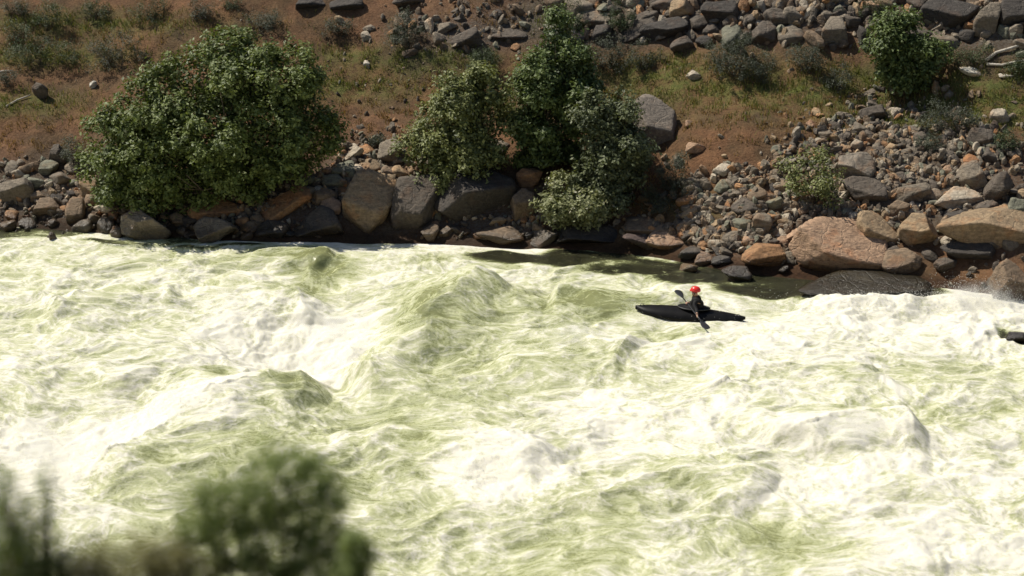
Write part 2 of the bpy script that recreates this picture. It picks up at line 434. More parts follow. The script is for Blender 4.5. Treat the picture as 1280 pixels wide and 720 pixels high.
def water_material():
    t = NT('whitewater_material'); pos = t.N('ShaderNodeNewGeometry').outputs['Position']
    fl = t.attr('flow', 'Vector'); foam = t.attr('foam'); calm = t.attr('calm')
    big = t.noise(fl, 1.0, 7, .58, .5); mid = t.noise(fl, 3.0, 7, .6, .35); fine = t.noise(pos, 16, 7, .7, .6)
    mp = t.N('ShaderNodeMapping'); mp.inputs['Scale'].default_value = (1.0, 1.9, 1); mp.inputs['Rotation'].default_value = (0, 0, .25); t.L(fl, mp.inputs[0])
    r1 = t.noise(mp.outputs[0], 1.7, 5, .55, .5)
    lace = t.math('SUBTRACT', 1.0, t.math('MULTIPLY', t.math('ABSOLUTE', t.math('SUBTRACT', r1, .5)), 14.0), True)
    r2 = t.noise(mp.outputs[0], 4.6, 5, .55, .4)
    lace2 = t.math('SUBTRACT', 1.0, t.math('MULTIPLY', t.math('ABSOLUTE', t.math('SUBTRACT', r2, .5)), 12.0), True)
    v = t.math('ADD', t.math('MULTIPLY', t.math('SUBTRACT', foam, .11), 1.0), t.math('MULTIPLY', t.math('SUBTRACT', big, .5), 1.15))
    v = t.math('ADD', v, t.math('MULTIPLY', t.math('SUBTRACT', mid, .5), 1.0))
    v = t.math('ADD', v, t.math('MULTIPLY', t.math('SUBTRACT', fine, .5), .8))
    v = t.math('ADD', v, t.math('MULTIPLY', lace, .30)); v = t.math('ADD', v, t.math('MULTIPLY', lace2, .20))
    col = t.ramp(v, [(.08, (.205, .215, .095)), (.32, (.31, .325, .16)), (.52, (.405, .415, .235)), (.70, (.505, .50, .335)), (.90, (.59, .57, .445)), (1.0, (.68, .65, .545))])
    dark = t.ramp(t.noise(fl, 2.5, 6, .6), [(.3, (.016, .017, .010)), (.7, (.038, .037, .02))])
    dm = t.math('MULTIPLY', calm, t.map(v, .05, .55, 1, .0))
    c = t.mix(dm, col, dark)
    t.L(c, t.b.inputs['Base Color'])
    t.L(t.map(v, .15, .7, .12, .75), t.b.inputs['Roughness'])
    t.b.inputs['IOR'].default_value = 1.33
    fine2 = t.noise(pos, 34, 5, .7, .4)
    h = t.math('ADD', t.math('MULTIPLY', mid, .9), t.math('ADD', t.math('MULTIPLY', fine, .5), t.math('MULTIPLY', fine2, .22)))
    h = t.math('ADD', h, t.math('MULTIPLY', t.map(v, .3, .8), .35))
    t.bump(h, .47, .065)
    sw = t.b.inputs; sw['Subsurface Weight'].default_value = .4; sw['Subsurface Scale'].default_value = .045; sw['Subsurface Radius'].default_value = (1.0, 1.0, .6)
    return t.m

X, Y, F = grid(axis(-16.5, 16.5, .034, -420, 420, 1.12), axis(23.5, 47.2, .036, 19, 49, 1.3))
H, FO, CA, WX, WY = water_fields(X, Y)
wat = mesh_np('river_water', np.stack([X, Y, H], 1), F, water_material(), attrs={'foam': ('FLOAT', FO), 'calm': ('FLOAT', CA), 'flow': ('FLOAT_VECTOR', np.stack([WX, WY, np.zeros_like(WX)], 1))})
tag(wat, 'pale green river rapids churned into white foam', kind='structure')

# spray thrown up above the breaking crests
FOAMW = simple('foam_material', (.86, .85, .8), .5, .05, 10)
rs = np.random.RandomState(5)
SPR = [(1215, 385, 60, 14, .5, 1300), (1090, 392, 40, 8, .3, 400), (60, 560, 70, 30, .7, 900), (420, 428, 60, 16, .45, 700), (700, 435, 50, 16, .3, 150), (200, 515, 60, 14, .4, 400), (300, 380, 60, 16, .4, 300), (970, 385, 30, 6, .35, 200), (600, 600, 40, 14, .3, 200), (890, 402, 25, 4, .2, 100)]
P = []
SPR += [(835, 400, 12, 3, .12, 160), (800, 398, 12, 3, .06, 60)]
for (u, v, ru, rv, hh, n) in SPR:
    cx, cy = pm(u, v); a, b = px_r(u, v, ru, rv); m = n * 7
    g = rs.normal(size=(m // 12 + 1, 2)) * np.array([a, b]) * .65; ix = rs.randint(0, len(g), m)
    x = cx + g[ix, 0] + rs.normal(size=m) * .13; y = cy + g[ix, 1] + rs.normal(size=m) * .13
    top = (np.abs(rs.normal(size=len(g))) * hh * .6 + .05)[ix]
    P.append(np.stack([x, y, rs.rand(m) ** 1.7 * top, .003 + .0055 * rs.rand(m) ** 3], 1))
P = np.concatenate(P); hz = water_fields(P[:, 0], P[:, 1])[0]; P[:, 2] += hz
iv = np.array([(1, 1, 1), (-1, -1, 1), (-1, 1, -1), (1, -1, -1)]) / 1.2; if_ = np.array([(0, 2, 1), (0, 1, 3), (0, 3, 2), (1, 2, 3)])
V = (P[:, None, :3] + iv[None] * P[:, None, 3:4]).reshape(-1, 3)
Fx = (if_[None] + (np.arange(len(P)) * 4)[:, None, None]).reshape(-1, 3)
tag(mesh_np('spray', V, Fx, FOAMW), 'white droplets flung up from breaking waves', kind='stuff')

# drifting spray over the hardest breaking water: small soft clouds of water mist
def mist_material():
    t = NT('mist_material'); t.n.remove(t.b); tc = t.N('ShaderNodeTexCoord').outputs['Object']
    ln = t.N('ShaderNodeVectorMath', operation='LENGTH'); t.L(tc, ln.inputs[0])
    fall = t.map(ln.outputs['Value'], .15, 1.0, 1, 0)
    nz = t.map(t.noise(t.N('ShaderNodeNewGeometry').outputs['Position'], 2.2, 3, .6, .4), .4, .7)
    pv = t.N('ShaderNodeVolumePrincipled'); pv.inputs['Color'].default_value = (.98, .98, .96, 1); pv.inputs['Anisotropy'].default_value = .2
    t.L(t.math('MULTIPLY', t.math('MULTIPLY', fall, nz), 1.5), pv.inputs['Density']); t.L(pv.outputs[0], t.out.inputs['Volume'])
    return t.m
MIST = mist_material()
for (u, v, rx, ry, rz) in [(55, 585, 1.0, .8, .8), (1225, 388, 1.3, .7, .5), (410, 425, 1.3, .8, .5), (720, 436, .9, .6, .4), (1060, 560, 1.2, .7, .45)]:
    x, y = pm(u, v); o = mesh_np('mist', ICO[3][0], ICO[3][1], MIST); o.location = (x, y, .35); o.scale = (rx, ry, rz)
    tag(o, 'faint white mist hanging over breaking water', kind='stuff')

# ------------------------------------------------------------------ rocks
def rock_np(seed, sub, k=11, amp=.05, sharp=60, under=-.28, slab=False):
    r = np.random.RandomState(seed); d, f = ICO[sub]
    n = r.normal(size=(k, 3)); n /= np.linalg.norm(n, axis=1)[:, None]
    off = r.uniform(.55, 1.0, k)
    n[0] = np.array([r.uniform(-.35, .15), -.50, .82]); n[1] = np.array([r.uniform(-.25, .35), -.93, under + r.uniform(-.15, .2)]); n[:2] /= np.linalg.norm(n[:2], axis=1)[:, None]; off[0] = r.uniform(.58, .75); off[1] = r.uniform(.55, .72)
    if slab: off[2:] = r.uniform(.75, 1.0, k - 2); off[0] = .30; off[1] = .8; n[2] = np.array([.1, .75, -.65]); off[2] = .4
    q = np.clip(d @ n.T, 0, None) / off
    q = np.concatenate([q, np.full((len(d), 1), 1 / 1.35)], 1)
    rad = (q ** sharp).sum(1) ** (-1 / sharp)
    p = d * rad[:, None]
    rad2 = 1 + amp * fbm3(p * 1.7, 3, seed % 50) + amp * .5 * fbm3(p * 6, 3 if sub > 3 else 1, seed % 37)
    p = p * rad2[:, None]
    lo, hi = p.min(0), p.max(0)
    return (p - (lo + hi) / 2) / ((hi - lo) / 2), f

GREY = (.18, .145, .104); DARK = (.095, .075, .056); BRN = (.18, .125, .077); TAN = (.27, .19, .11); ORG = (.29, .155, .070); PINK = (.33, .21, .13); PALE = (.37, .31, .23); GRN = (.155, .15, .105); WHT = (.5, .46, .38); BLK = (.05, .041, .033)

def hero(name, label, u, v, w, h, col, roll=0, depth=.8, yaw=None, seed=None, k=10, sub=4, cat='rock', lift=0, mat=None):
    P0, t = cast(u, v + h * .42)
    d = ray(u, v); c = d * t + Vector((0, 0, CAMH))
    m = t / FPX; hx, hz = w * m / 2, h * m / 2 * 1.02; hy = depth * (hx + hz) / 2
    seed = seed if seed is not None else int(u * 7 + v * 13)
    p, f = rock_np(seed, sub, k, under=-.75 if col in (BLK, DARK) else -.3, slab='slab' in label)
    p = p * np.array([hx, hy, hz])
    o = mesh_np(name, p, f, mat or ROCK)
    o.location = c + Vector((0, hy * .55, lift)); o.rotation_euler = (0, R(roll), R(yaw if yaw is not None else rnd.uniform(-12, 12)))
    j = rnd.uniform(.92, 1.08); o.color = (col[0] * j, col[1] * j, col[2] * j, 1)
    tag(o, label, cat); return o

BOULD = [
 ('dark angular boulder at the far left end of the waterline', 18, 243, 48, 34, GREY, -18),
 ('brown block beside the dark boulder at the left end of the waterline', 56, 262, 34, 24, BRN, 0),
 ('upright reddish brown slab in the waterline rubble left of the big bush', 93, 266, 24, 36, BRN, 8),
 ('small brown cube-like rock in the left pile, under the sage tuft', 107, 236, 26, 26, TAN, 20),
 ('dark wedge rock standing at the top of the left shore pile', 72, 197, 22, 30, DARK, 15),
 ('grey-green rock low on the top edge of the left shore pile', 60, 212, 26, 20, GRN, 0),
 ('peaked grey-brown boulder sitting in the water below the big bush', 182, 284, 64, 40, GREY, 6),
 ('small mossy brown rock directly above the peaked boulder in the water', 177, 257, 26, 22, BRN, 5),
 ('flat grey slab half in the water, right of the peaked boulder', 268, 290, 54, 32, GREY, -14),
 ('lumpy ochre boulder in the shade under the big bush', 272, 264, 78, 26, ORG, 0),
 ('small tan stone at the waterline between the peaked boulder and the flat grey slab', 222, 276, 24, 18, TAN, 12),
 ('long rust orange slab slanting up to the right', 350, 264, 84, 26, ORG, -26),
 ('dark rock at the waterline under the rust orange slab', 338, 290, 46, 22, DARK, -5),
 ('small salmon coloured rock left of the large tan slab boulder', 413, 260, 28, 22, PINK, 8),
 ('rounded dark brown boulder at the waterline left of the large tan slab boulder', 397, 283, 66, 38, DARK, -4),
 ('large tan slab boulder leaning left above the waterline', 458, 256, 62, 84, TAN, 26),
 ('tall dark boulder right of the leaning tan slab boulder', 517, 262, 58, 82, DARK, 12),
 ('greenish flat rock in the scree above the leaning tan slab', 430, 213, 34, 20, GRN, 4),
 ('long grey stone leaning in the scree at the edge of the big bush shade', 441, 195, 32, 14, PALE, -38),
 ('dark green-grey rock left of the leaning tan slab, higher up', 417, 229, 30, 18, GRN, -8),
 ('flat brown rock wedged above the salmon coloured rock', 405, 248, 34, 20, BRN, -6),
 ('grey angular rock at the top of the scree beside the pale leafy bush', 488, 192, 36, 30, GREY, -20),
 ('huge shadowed boulder with a sloping lit top edge under the middle bushes', 593, 250, 104, 84, BLK, -32),  # shade on its front is put into the black rock colour
 ('lit tan rounded knob at the left end of the huge shadowed boulder', 554, 260, 26, 26, TAN, -10),  # sunlit end of the same boulder, coloured tan against the black front
 ('dark flat slab lying in the shade behind the huge shadowed boulder', 612, 190, 50, 24, GREY, 8),
 ('small triangular brown rock standing in the foam below the dark boulders', 537, 295, 24, 24, BRN, 0),
 ('upright brown block right of the huge shadowed boulder', 653, 262, 32, 46, BRN, 3),
 ('orange-brown rock lump above the upright brown block', 662, 225, 34, 26, ORG, 0),
 ('wet flat brown rock at the waterline below the upright block', 626, 297, 62, 22, BRN, 4),
 ('small yellowish stone on the wet flat rock', 622, 279, 22, 14, TAN, -6),
 ('grey wedge slab at the waterline left of the low pale bush shade', 679, 300, 40, 20, GREY, -26),
 ('broad smooth grey slab standing beside the right-hand bush', 818, 158, 64, 62, (.17, .14, .11), 14),
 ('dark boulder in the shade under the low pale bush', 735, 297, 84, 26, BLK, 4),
 ('low wet rock glittering in the sun at the water edge', 806, 307, 62, 18, (.09, .06, .05), 14),
 ('flat pinkish slab at the waterline right of the glittering wet rock', 836, 304, 58, 20, PINK, 2),
 ('long brown ledge rock above the flat pinkish slab', 815, 286, 70, 16, BRN, 2),
 ('small pinkish slab at the left foot of the orange rock pile', 880, 325, 26, 18, PINK, -8),
 ('orange-brown block at the waterline in the rubble pile', 955, 325, 56, 34, ORG, -6),
 ('dark triangular rock at the water edge below the orange-brown block', 922, 345, 40, 20, DARK, 5),
 ('small dark flat rock at the foot of the rubble pile', 903, 328, 28, 14, DARK, -8),
 ('tall grey-tan block standing in the upper rubble pile', 953, 284, 26, 30, GREY, 6),
 ('broad dark rock in the middle of the rubble pile', 935, 262, 40, 24, DARK, 0),
 ('flat-topped olive rock in the middle of the rubble pile', 928, 283, 30, 18, GRN, 0),
 ('large smooth pinkish tan slab sloping down to the water', 1052, 313, 116, 74, PINK, 22),
 ('rounded grey-brown boulder right of the sparse shrub', 1073, 214, 48, 42, (.2, .165, .125), 4),
 ('dark shaded boulder directly below the rounded grey-brown boulder', 1083, 243, 60, 34, DARK, 10),
 ('tan lozenge boulder tilted down to the right above the smooth slab', 1101, 294, 70, 34, TAN, 38),
 ('square tan boulder between the tilted lozenge and the huge boulder', 1150, 294, 52, 46, TAN, -6),
 ('brown boulder at the waterline right of the smooth pinkish slab', 1128, 332, 54, 32, BRN, -12),
 ('grey-brown boulder above the tilted lozenge boulder', 1142, 245, 46, 26, GREY, -8),
 ('rounded brown rock left of the square tan boulder, higher up', 1124, 263, 28, 22, BRN, 0),
 ('pale flat oval boulder on top of the huge boulder', 1201, 252, 60, 28, PALE, 3),
 ('huge tan-brown boulder at the right with a dark hollow under it', 1238, 290, 136, 56, TAN, 10),
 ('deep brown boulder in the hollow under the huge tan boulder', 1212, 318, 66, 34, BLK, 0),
 ('grey boulder standing above the pale flat oval boulder', 1216, 222, 36, 36, GREY, -4),
 ('dark upright boulder near the right edge above the huge boulder', 1250, 240, 32, 46, DARK, 4),
 ('wet brown boulder in the foam at the right edge', 1264, 358, 46, 54, BRN, -8),
 ('small dark wet stone in the foam left of the right edge boulder', 1242, 380, 24, 9, DARK, 6),
 ('small dark wet rock between the two brown boulders at the waterline', 1185, 334, 32, 22, DARK, 0),
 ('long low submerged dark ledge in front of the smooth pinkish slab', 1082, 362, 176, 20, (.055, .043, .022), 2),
 ('black wet rock breaking the water at the right edge', 1276, 425, 38, 18, BLK, -4),
 ('greenish grey boulder cut by the right edge of the view', 1272, 265, 30, 30, GRN, 0),
 ('lone dark boulder on the dirt slope left of the big bush', 50, 116, 24, 24, DARK, -30),
 ('pale rounded stone near the right edge on the grassy slope', 1251, 147, 24, 20, PALE, 0),
 ('white flat stone right of the round green bush', 1218, 92, 36, 14, WHT, 10),
 ('small white stone between the white flat stone and the right edge', 1258, 96, 18, 6, WHT, 0),
 ('pale angular stone on the grass above the rubble pile', 867, 95, 20, 12, PALE, -8),
 ('tan diamond-shaped stone on bare dirt above the rubble pile', 870, 186, 24, 20, PINK, -30),
 ('dark rock crowning the top of the right rubble slope', 1092, 144, 34, 20, DARK, -10),
 ('grey rock just below the dark rock crowning the right rubble slope', 1073, 162, 24, 18, GREY, -20),
 ('dark boulder half in grass near the right edge', 1228, 176, 32, 26, DARK, 8),
 ('light flat stone in the dirt above the left part of the rubble pile', 903, 214, 28, 16, PALE, 0),
 ('pale-capped dark boulder at the upper right, left of the round green bush', 1043, 42, 34, 36, GREY, 0),
 ('tall grey boulder at the top right in the boulder field', 1235, 26, 30, 44, GREY, 6),
 ('huge black boulder mass at the top right corner', 1190, 22, 70, 46, BLK, -8),
 ('black boulder at the very top right corner of the hillside', 1274, 18, 44, 50, BLK, 4),
 ('pale block above a dark gap in the upper talus', 852, 14, 30, 30, TAN, -20),
 ('broad dark boulder under the pale block in the upper talus', 830, 40, 60, 34, BLK, 0),
 ('dark slab with a pale leading edge in the upper talus', 795, 40, 60, 26, DARK, -34),
 ('black boulder right of the pale block in the upper talus', 900, 18, 50, 34, BLK, 6),
 ('brown-black boulder at the foot of the upper talus', 855, 58, 34, 24, DARK, 0),
 ('rounded dark boulder in the upper talus left of the pale-capped one', 970, 28, 30, 34, DARK, 0),
 ('dark pointed boulder in the upper talus above the sage tufts', 955, 45, 34, 34, DARK, 14),
 ('grey rock heap slab at the top left of the upper talus', 742, 24, 44, 24, GREY, 10),
 ('dark boulder cut by the top edge left of the middle', 433, 8, 46, 22, BLK, -6),
 ('black boulder cut by the top edge above the big bush', 388, 6, 40, 18, BLK, 0),
 ('dark boulder cut by the top edge above the pale leafy bush', 512, 2, 46, 20, DARK, 0),
 ('grey-topped dark rock on the slope above the pale leafy bush', 582, 52, 40, 30, DARK, -10),
 ('flat dark slab right of the grey-topped dark rock', 636, 46, 48, 16, DARK, 4),
 ('slanting grey rock left of the grey-topped dark rock', 556, 36, 32, 14, GREY, -18),
 ('small white stone on the slope right of the big bush', 458, 81, 10, 10, WHT, 0),
 ('small white stone on the slope left of the big bush', 117, 107, 10, 10, WHT, -30),
 ('bright stone chip high on the slope above the right end of the big bush', 458, 46, 16, 12, PALE, 30),
]
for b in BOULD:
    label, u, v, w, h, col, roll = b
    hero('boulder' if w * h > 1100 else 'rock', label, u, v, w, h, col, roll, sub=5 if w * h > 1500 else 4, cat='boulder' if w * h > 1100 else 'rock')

# smaller loose rocks: one object each, sharing a few meshes
protos = []
for i in range(30):
    p, f = rock_np(900 + i, 3, 6 + i % 4, .06, 80)
    me = mesh_np('rock', p, f, ROCK, link=False); protos.append(me.data); bpy.data.objects.remove(me)
COLN = {'dark': (DARK, BLK, DARK), 'grey': (GREY, GREY, GRN), 'brown': (BRN, ORG, BRN), 'light': (TAN, PALE, PINK)}
MID = [  # where, u0,u1,v0,v1, count, size px, weights dark grey brown light
 ('in the shore pile left of the big bush', 0, 140, 205, 284, 30, (13, 26), (3, 3, 5, 2)),
 ('along the waterline under the big bush', 135, 395, 252, 296, 18, (13, 24), (4, 3, 4, 2)),
 ('in the scree between the big bush and the pale leafy bush', 365, 515, 182, 250, 26, (11, 24), (2, 5, 3, 3)),
 ('wedged between the dark boulders below the middle bushes', 500, 700, 268, 303, 9, (13, 22), (3, 1, 3, 1)),
 ('in the rubble pile behind the kayaker', 850, 1010, 225, 338, 46, (13, 25), (4, 5, 4, 4)),
 ('in the rubble slope above the pinkish slab', 1000, 1200, 165, 262, 34, (10, 24), (3, 6, 3, 5)),
 ('piled round the huge tan boulder at the right', 1100, 1290, 185, 330, 20, (16, 32), (4, 4, 3, 3)),
]
MIDTOP = [('in the upper talus at the top of the view', 690, 1300, -8, 54, 44, (18, 42), (9, 4, 1, 2)),
 ('lying on the dirt above the rubble pile', 820, 1120, 120, 215, 12, (8, 16), (1, 3, 2, 4)),
 ('on the slope above the middle bushes', 470, 680, 12, 66, 10, (10, 24), (6, 3, 2, 1))]
taken = [(u, v, w * .38, h * .38) for (_, u, v, w, h, _, _) in BOULD if w < 110]
def free(u, v, r):
    for (a, b, c, d) in taken:
        if ((u - a) / (c + r)) ** 2 + ((v - b) / (d + r)) ** 2 < 1: return False
    return True
def shape_ok(u, v):
    if v > 300 and u < 860: return False
    if 1000 < u < 1105 and v > 275: return False
    if 400 < u < 515 and v > 250 and u - 400 > (250 - v): return v < 252
    if v < 95: return True
    if 790 < u < 1075: return v > np.interp(u, [800, 870, 930, 1000, 1070], [292, 232, 212, 182, 135]) + rnd.gauss(0, 11) or rnd.random() < .13
    if 365 < u < 420 and v > 120 and v < 235 - (u - 365) * .5: return False
    return True
for (where, u0, u1, v0, v1, n, (s0, s1), wt) in MID + MIDTOP:
    made = 0; tries = 0
    while made < n and tries < 4000:
        tries += 1
        u = rnd.uniform(u0, u1); v = rnd.uniform(v0, v1); s = s0 + (s1 - s0) * rnd.random() ** 1.6
        if not shape_ok(u, v) or not free(u, v, s * .30): continue
        taken.append((u, v, s * .33, s * .25)); made += 1
        P0, t = cast(u, v + s * .25); m = t / FPX * s / 2
        cn = rnd.choices(('dark', 'grey', 'brown', 'light'), wt)[0]; col = rnd.choice(COLN[cn]); j = rnd.uniform(.8, 1.2)
        o = bpy.data.objects.new('rock', rnd.choice(protos)); COL.objects.link(o)
        o.scale = (m * rnd.uniform(.9, 1.25), m * rnd.uniform(.8, 1.2), m * rnd.uniform(.6, .95))
        o.rotation_euler = (rnd.uniform(-.4, .4), rnd.uniform(-.6, .6), rnd.uniform(-.9, .9)); o.location = P0 + Vector((0, m * .4, m * .3))
        o.color = (col[0] * j, col[1] * j, col[2] * j, 1)
        tag(o, f'loose {cn if cn != "light" else "light tan"} rock {where}', 'rock', f'{cn if cn != "light" else "light tan"} loose rocks {where}')

# uncounted rubble between them
RZ = [(-150, 150, 195, 290, 900, 3, 12), (130, 400, 240, 297, 700, 3, 11), (360, 530, 175, 255, 1100, 3, 12), (500, 800, 255, 305, 500, 3, 10), (800, 1010, 205, 342, 2600, 4, 15), (800, 1100, 120, 230, 420, 3, 9),
      (980, 1210, 140, 280, 3400, 4, 14), (1180, 1450, 150, 360, 900, 4, 14), (690, 1450, -60, 52, 2600, 4, 18), (480, 700, 0, 66, 260, 3, 12), (0, 480, 60, 230, 160, 2, 6), (820, 1280, 85, 230, 420, 2, 7), (380, 560, 60, 200, 110, 2, 7)]
rv_, rf_ = [], []; tint = []; base = 0
small = [rock_np(2000 + i, 2, 7, .05) for i in range(16)]
tc = [DARK, GREY, GREY, BRN, BRN, TAN, PALE, GREY, GREY, DARK, ORG, GRN]
rs = np.random.RandomState(77)
for (u0, u1, v0, v1, n, s0, s1) in RZ:
    for k in range(n):
        u = (u0 + u1) / 2 + np.clip(rs.normal() * .30, -.75, .75) * (u1 - u0); v = (v0 + v1) / 2 + np.clip(rs.normal() * .30, -.7, .7) * (v1 - v0)
        if rs.rand() < .35: u = rs.uniform(u0, u1); v = rs.uniform(v0, v1)
        if not shape_ok(u, v) or v > 372 or v > 300 + max(0, (u - 780) * .15): continue
        if n2(np.array([u / 34.]), np.array([v / 16.]), 71)[0] < -.12 - .25 * rs.rand(): continue
        P0, t = cast(u, v)
        s = (s0 + (s1 - s0) * rs.rand() ** 2.2) * t / FPX / 2
        p, f = small[rs.randint(16)]
        e = Euler((rs.uniform(0, 6), rs.uniform(0, 6), rs.uniform(0, 6))).to_matrix()
        q = (p * s * np.array([1.35, .95, .62])) @ np.array(e).T + np.array(P0) + np.array([0, 0, s * .35])
        rv_.append(q); rf_.append(f + base); base += len(p)
        c = np.array(tc[rs.randint(len(tc))]) * rs.uniform(.8, 1.3); tint.append(np.tile([*c, 1], (len(p), 1)))
tag(mesh_np('rubble', np.concatenate(rv_), np.concatenate(rf_), RUB, smooth=False, attrs={'tint': ('FLOAT_COLOR', np.concatenate(tint))}), 'small stones strewn between the rocks on the far bank', kind='stuff')

# ------------------------------------------------------------------ foliage
def leaves_mesh(name, C, Nrm, size, mat, parent, seed, aspect=.55, jitter=.6):
    """C: leaf centres, Nrm: preferred facing"""
    r = np.random.RandomState(seed); n = len(C)
    nn = Nrm + r.normal(size=(n, 3)) * jitter; nn /= np.linalg.norm(nn, axis=1)[:, None]
    a = np.cross(nn, r.normal(size=(n, 3))); a /= np.linalg.norm(a, axis=1)[:, None]
    b = np.cross(nn, a); s = size * r.uniform(.6, 1.35, n)[:, None]
    V = np.stack([C - a * s, C - a * s * .1 + b * s * aspect + nn * s * .1, C + a * s, C - a * s * .1 - b * s * aspect + nn * s * .1], 1).reshape(-1, 3)
    i = np.arange(n) * 4; Fq = np.stack([i, i + 1, i + 2, i + 3], 1)
    return V, Fq, n

def bush(name, label, base, lobes, nclump, per, leaf, mat, cat='bush', group=None, clump_r=.16, seed=1, up=.5, aspect=.55, stems=True, ysc=.9, puff=.42, core=2.2):
    """base: photo pixel of the foot. lobes: (u, v, ru, rv[, depth offset m]) in photo pixels at the distance of the foot"""
    r = np.random.RandomState(seed)
    if isinstance(base, Vector): P0 = base; t = (P0 - Vector((0, 0, CAMH))).length
    else: P0, t = cast(*base)
    root = empty(name, P0); tag(root, label, cat, group)
    L = []
    for q in lobes:
        u, v, ru, rv = q[:4]; off = q[4] if len(q) > 4 else 0
        d = ray(u, v); s = P0.y / d.y; c = d * s + Vector((0, 0, CAMH)); m = s / FPX * .93
        L.append((np.array(c) - np.array(P0) + np.array([0, off, 0]), np.array([ru * m, (ru + rv) / 2 * m * ysc, rv * m])))
    area = np.array([l[1][0] * l[1][2] for l in L]); area = area / area.sum()
    Cs = []; Ns = []; Vy = []
    for li, (c, rad) in enumerate(L):
        k = int(nclump * area[li]) + 3
        pr = puff * min(1.0, rad.mean() / .6)                          # boughs: small mounds of shoots over the crown
        npf = max(6, int(3.2 * rad[0] * rad[2] / (pr * pr)))
        d = r.normal(size=(npf, 3)); d /= np.linalg.norm(d, axis=1)[:, None]
        wob = 1 + .20 * n3(d * 2.1, seed + li) + .10 * n3(d * 5, seed + 3)
        pc = c + d * rad * (wob * r.uniform(.5, 1.12, npf) ** .5)[:, None]
        ptone = r.uniform(0, .3, npf); psz = pr * r.uniform(.6, 1.25, npf)
        ix = r.randint(0, npf, k); e = r.normal(size=(k, 3)) + np.array([0, 0, .55]) + d[ix] * .5; e /= np.linalg.norm(e, axis=1)[:, None]
        p = pc[ix] + e * (psz[ix] * r.uniform(.55, 1.0, k) ** .5)[:, None] * np.array([1, 1, .8])
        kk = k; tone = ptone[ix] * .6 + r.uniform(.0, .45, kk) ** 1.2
        lo_ = r.rand(kk) < .07; p = p + (e * lo_[:, None]) * psz[ix][:, None] * r.uniform(.1, .55, kk)[:, None]
        dirn = e * np.array([1, 1, .8]) + np.array([0, 0, up]); dirn /= np.linalg.norm(dirn, axis=1)[:, None]
        tt = r.uniform(-1, 1, (kk, per))
        q = p[:, None, :] + dirn[:, None, :] * (tt * clump_r)[:, :, None] + r.normal(size=(kk, per, 3)) * clump_r * .42
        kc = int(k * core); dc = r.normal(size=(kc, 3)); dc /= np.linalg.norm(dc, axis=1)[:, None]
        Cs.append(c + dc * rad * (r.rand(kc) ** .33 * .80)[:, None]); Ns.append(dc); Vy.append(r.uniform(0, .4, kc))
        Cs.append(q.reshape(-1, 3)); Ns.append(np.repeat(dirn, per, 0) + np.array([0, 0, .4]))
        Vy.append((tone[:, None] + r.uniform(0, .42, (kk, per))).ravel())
    Cc = np.concatenate(Cs); Nn = np.concatenate(Ns); vy = np.concatenate([a.ravel() for a in Vy])
    h0 = np.array([P0.z]); 
    gz = terrain(Cc[:, 0] + P0.x, Cc[:, 1] + P0.y) - P0.z
    k = Cc[:, 2] > gz + .03; Cc, Nn, vy = Cc[k], Nn[k], vy[k]
    V, Fq, n = leaves_mesh('foliage', Cc, Nn, leaf, mat, root, seed, aspect)
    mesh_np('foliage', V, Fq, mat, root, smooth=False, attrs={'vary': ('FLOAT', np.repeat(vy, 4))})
    if stems:
        paths = []
        for li, (c, rad) in enumerate(L):
            for q in range(3):
                a = r.normal(size=3) * .06 * rad.mean(); a[2] = -.1
                e = c + r.normal(size=3) * rad * .4; mid = (a + e) / 2 + r.normal(size=3) * .12 * rad.mean(); mid[2] = min(mid[2], e[2])
                r0 = .035 * max(.35, rad.mean() / 1.2)
                paths.append([(a, r0), ((a + mid) / 2 + r.normal(size=3) * .02, r0 * .85), (mid, r0 * .65), (e, r0 * .3)])
                for z in range(3):
                    e2 = mid + (e - mid) * r.rand() + r.normal(size=3) * rad * .35
                    paths.append([(mid, r0 * .4), ((mid + e2) / 2 + r.normal(size=3) * .05 * rad.mean(), r0 * .25), (e2, r0 * .12)])
        v_, f_ = tubes(paths, 6); mesh_py('stem', v_, f_, BARK, root)
    return root

LG1 = leaf_material('leaf_green', (.035, .055, .014), (.17, .205, .055), (.42, .42, .22), .93)
LG2 = leaf_material('leaf_pale', (.05, .065, .02), (.25, .265, .095), (.42, .41, .27), .86)
LG3 = leaf_material('leaf_deep', (.028, .048, .014), (.14, .18, .052), (.32, .34, .2), .93)
LG4 = leaf_material('leaf_blossom', (.09, .10, .04), (.29, .30, .14), (.5, .47, .34), .74)
SAGE = leaf_material('leaf_sage', (.035, .042, .024), (.085, .095, .06), None)
SAGEG = leaf_material('leaf_sage_green', (.03, .045, .018), (.075, .10, .035), None)
WIL = leaf_material('leaf_near', (.11, .14, .05), (.28, .34, .12), (.38, .4, .17), .9, transl=.5)

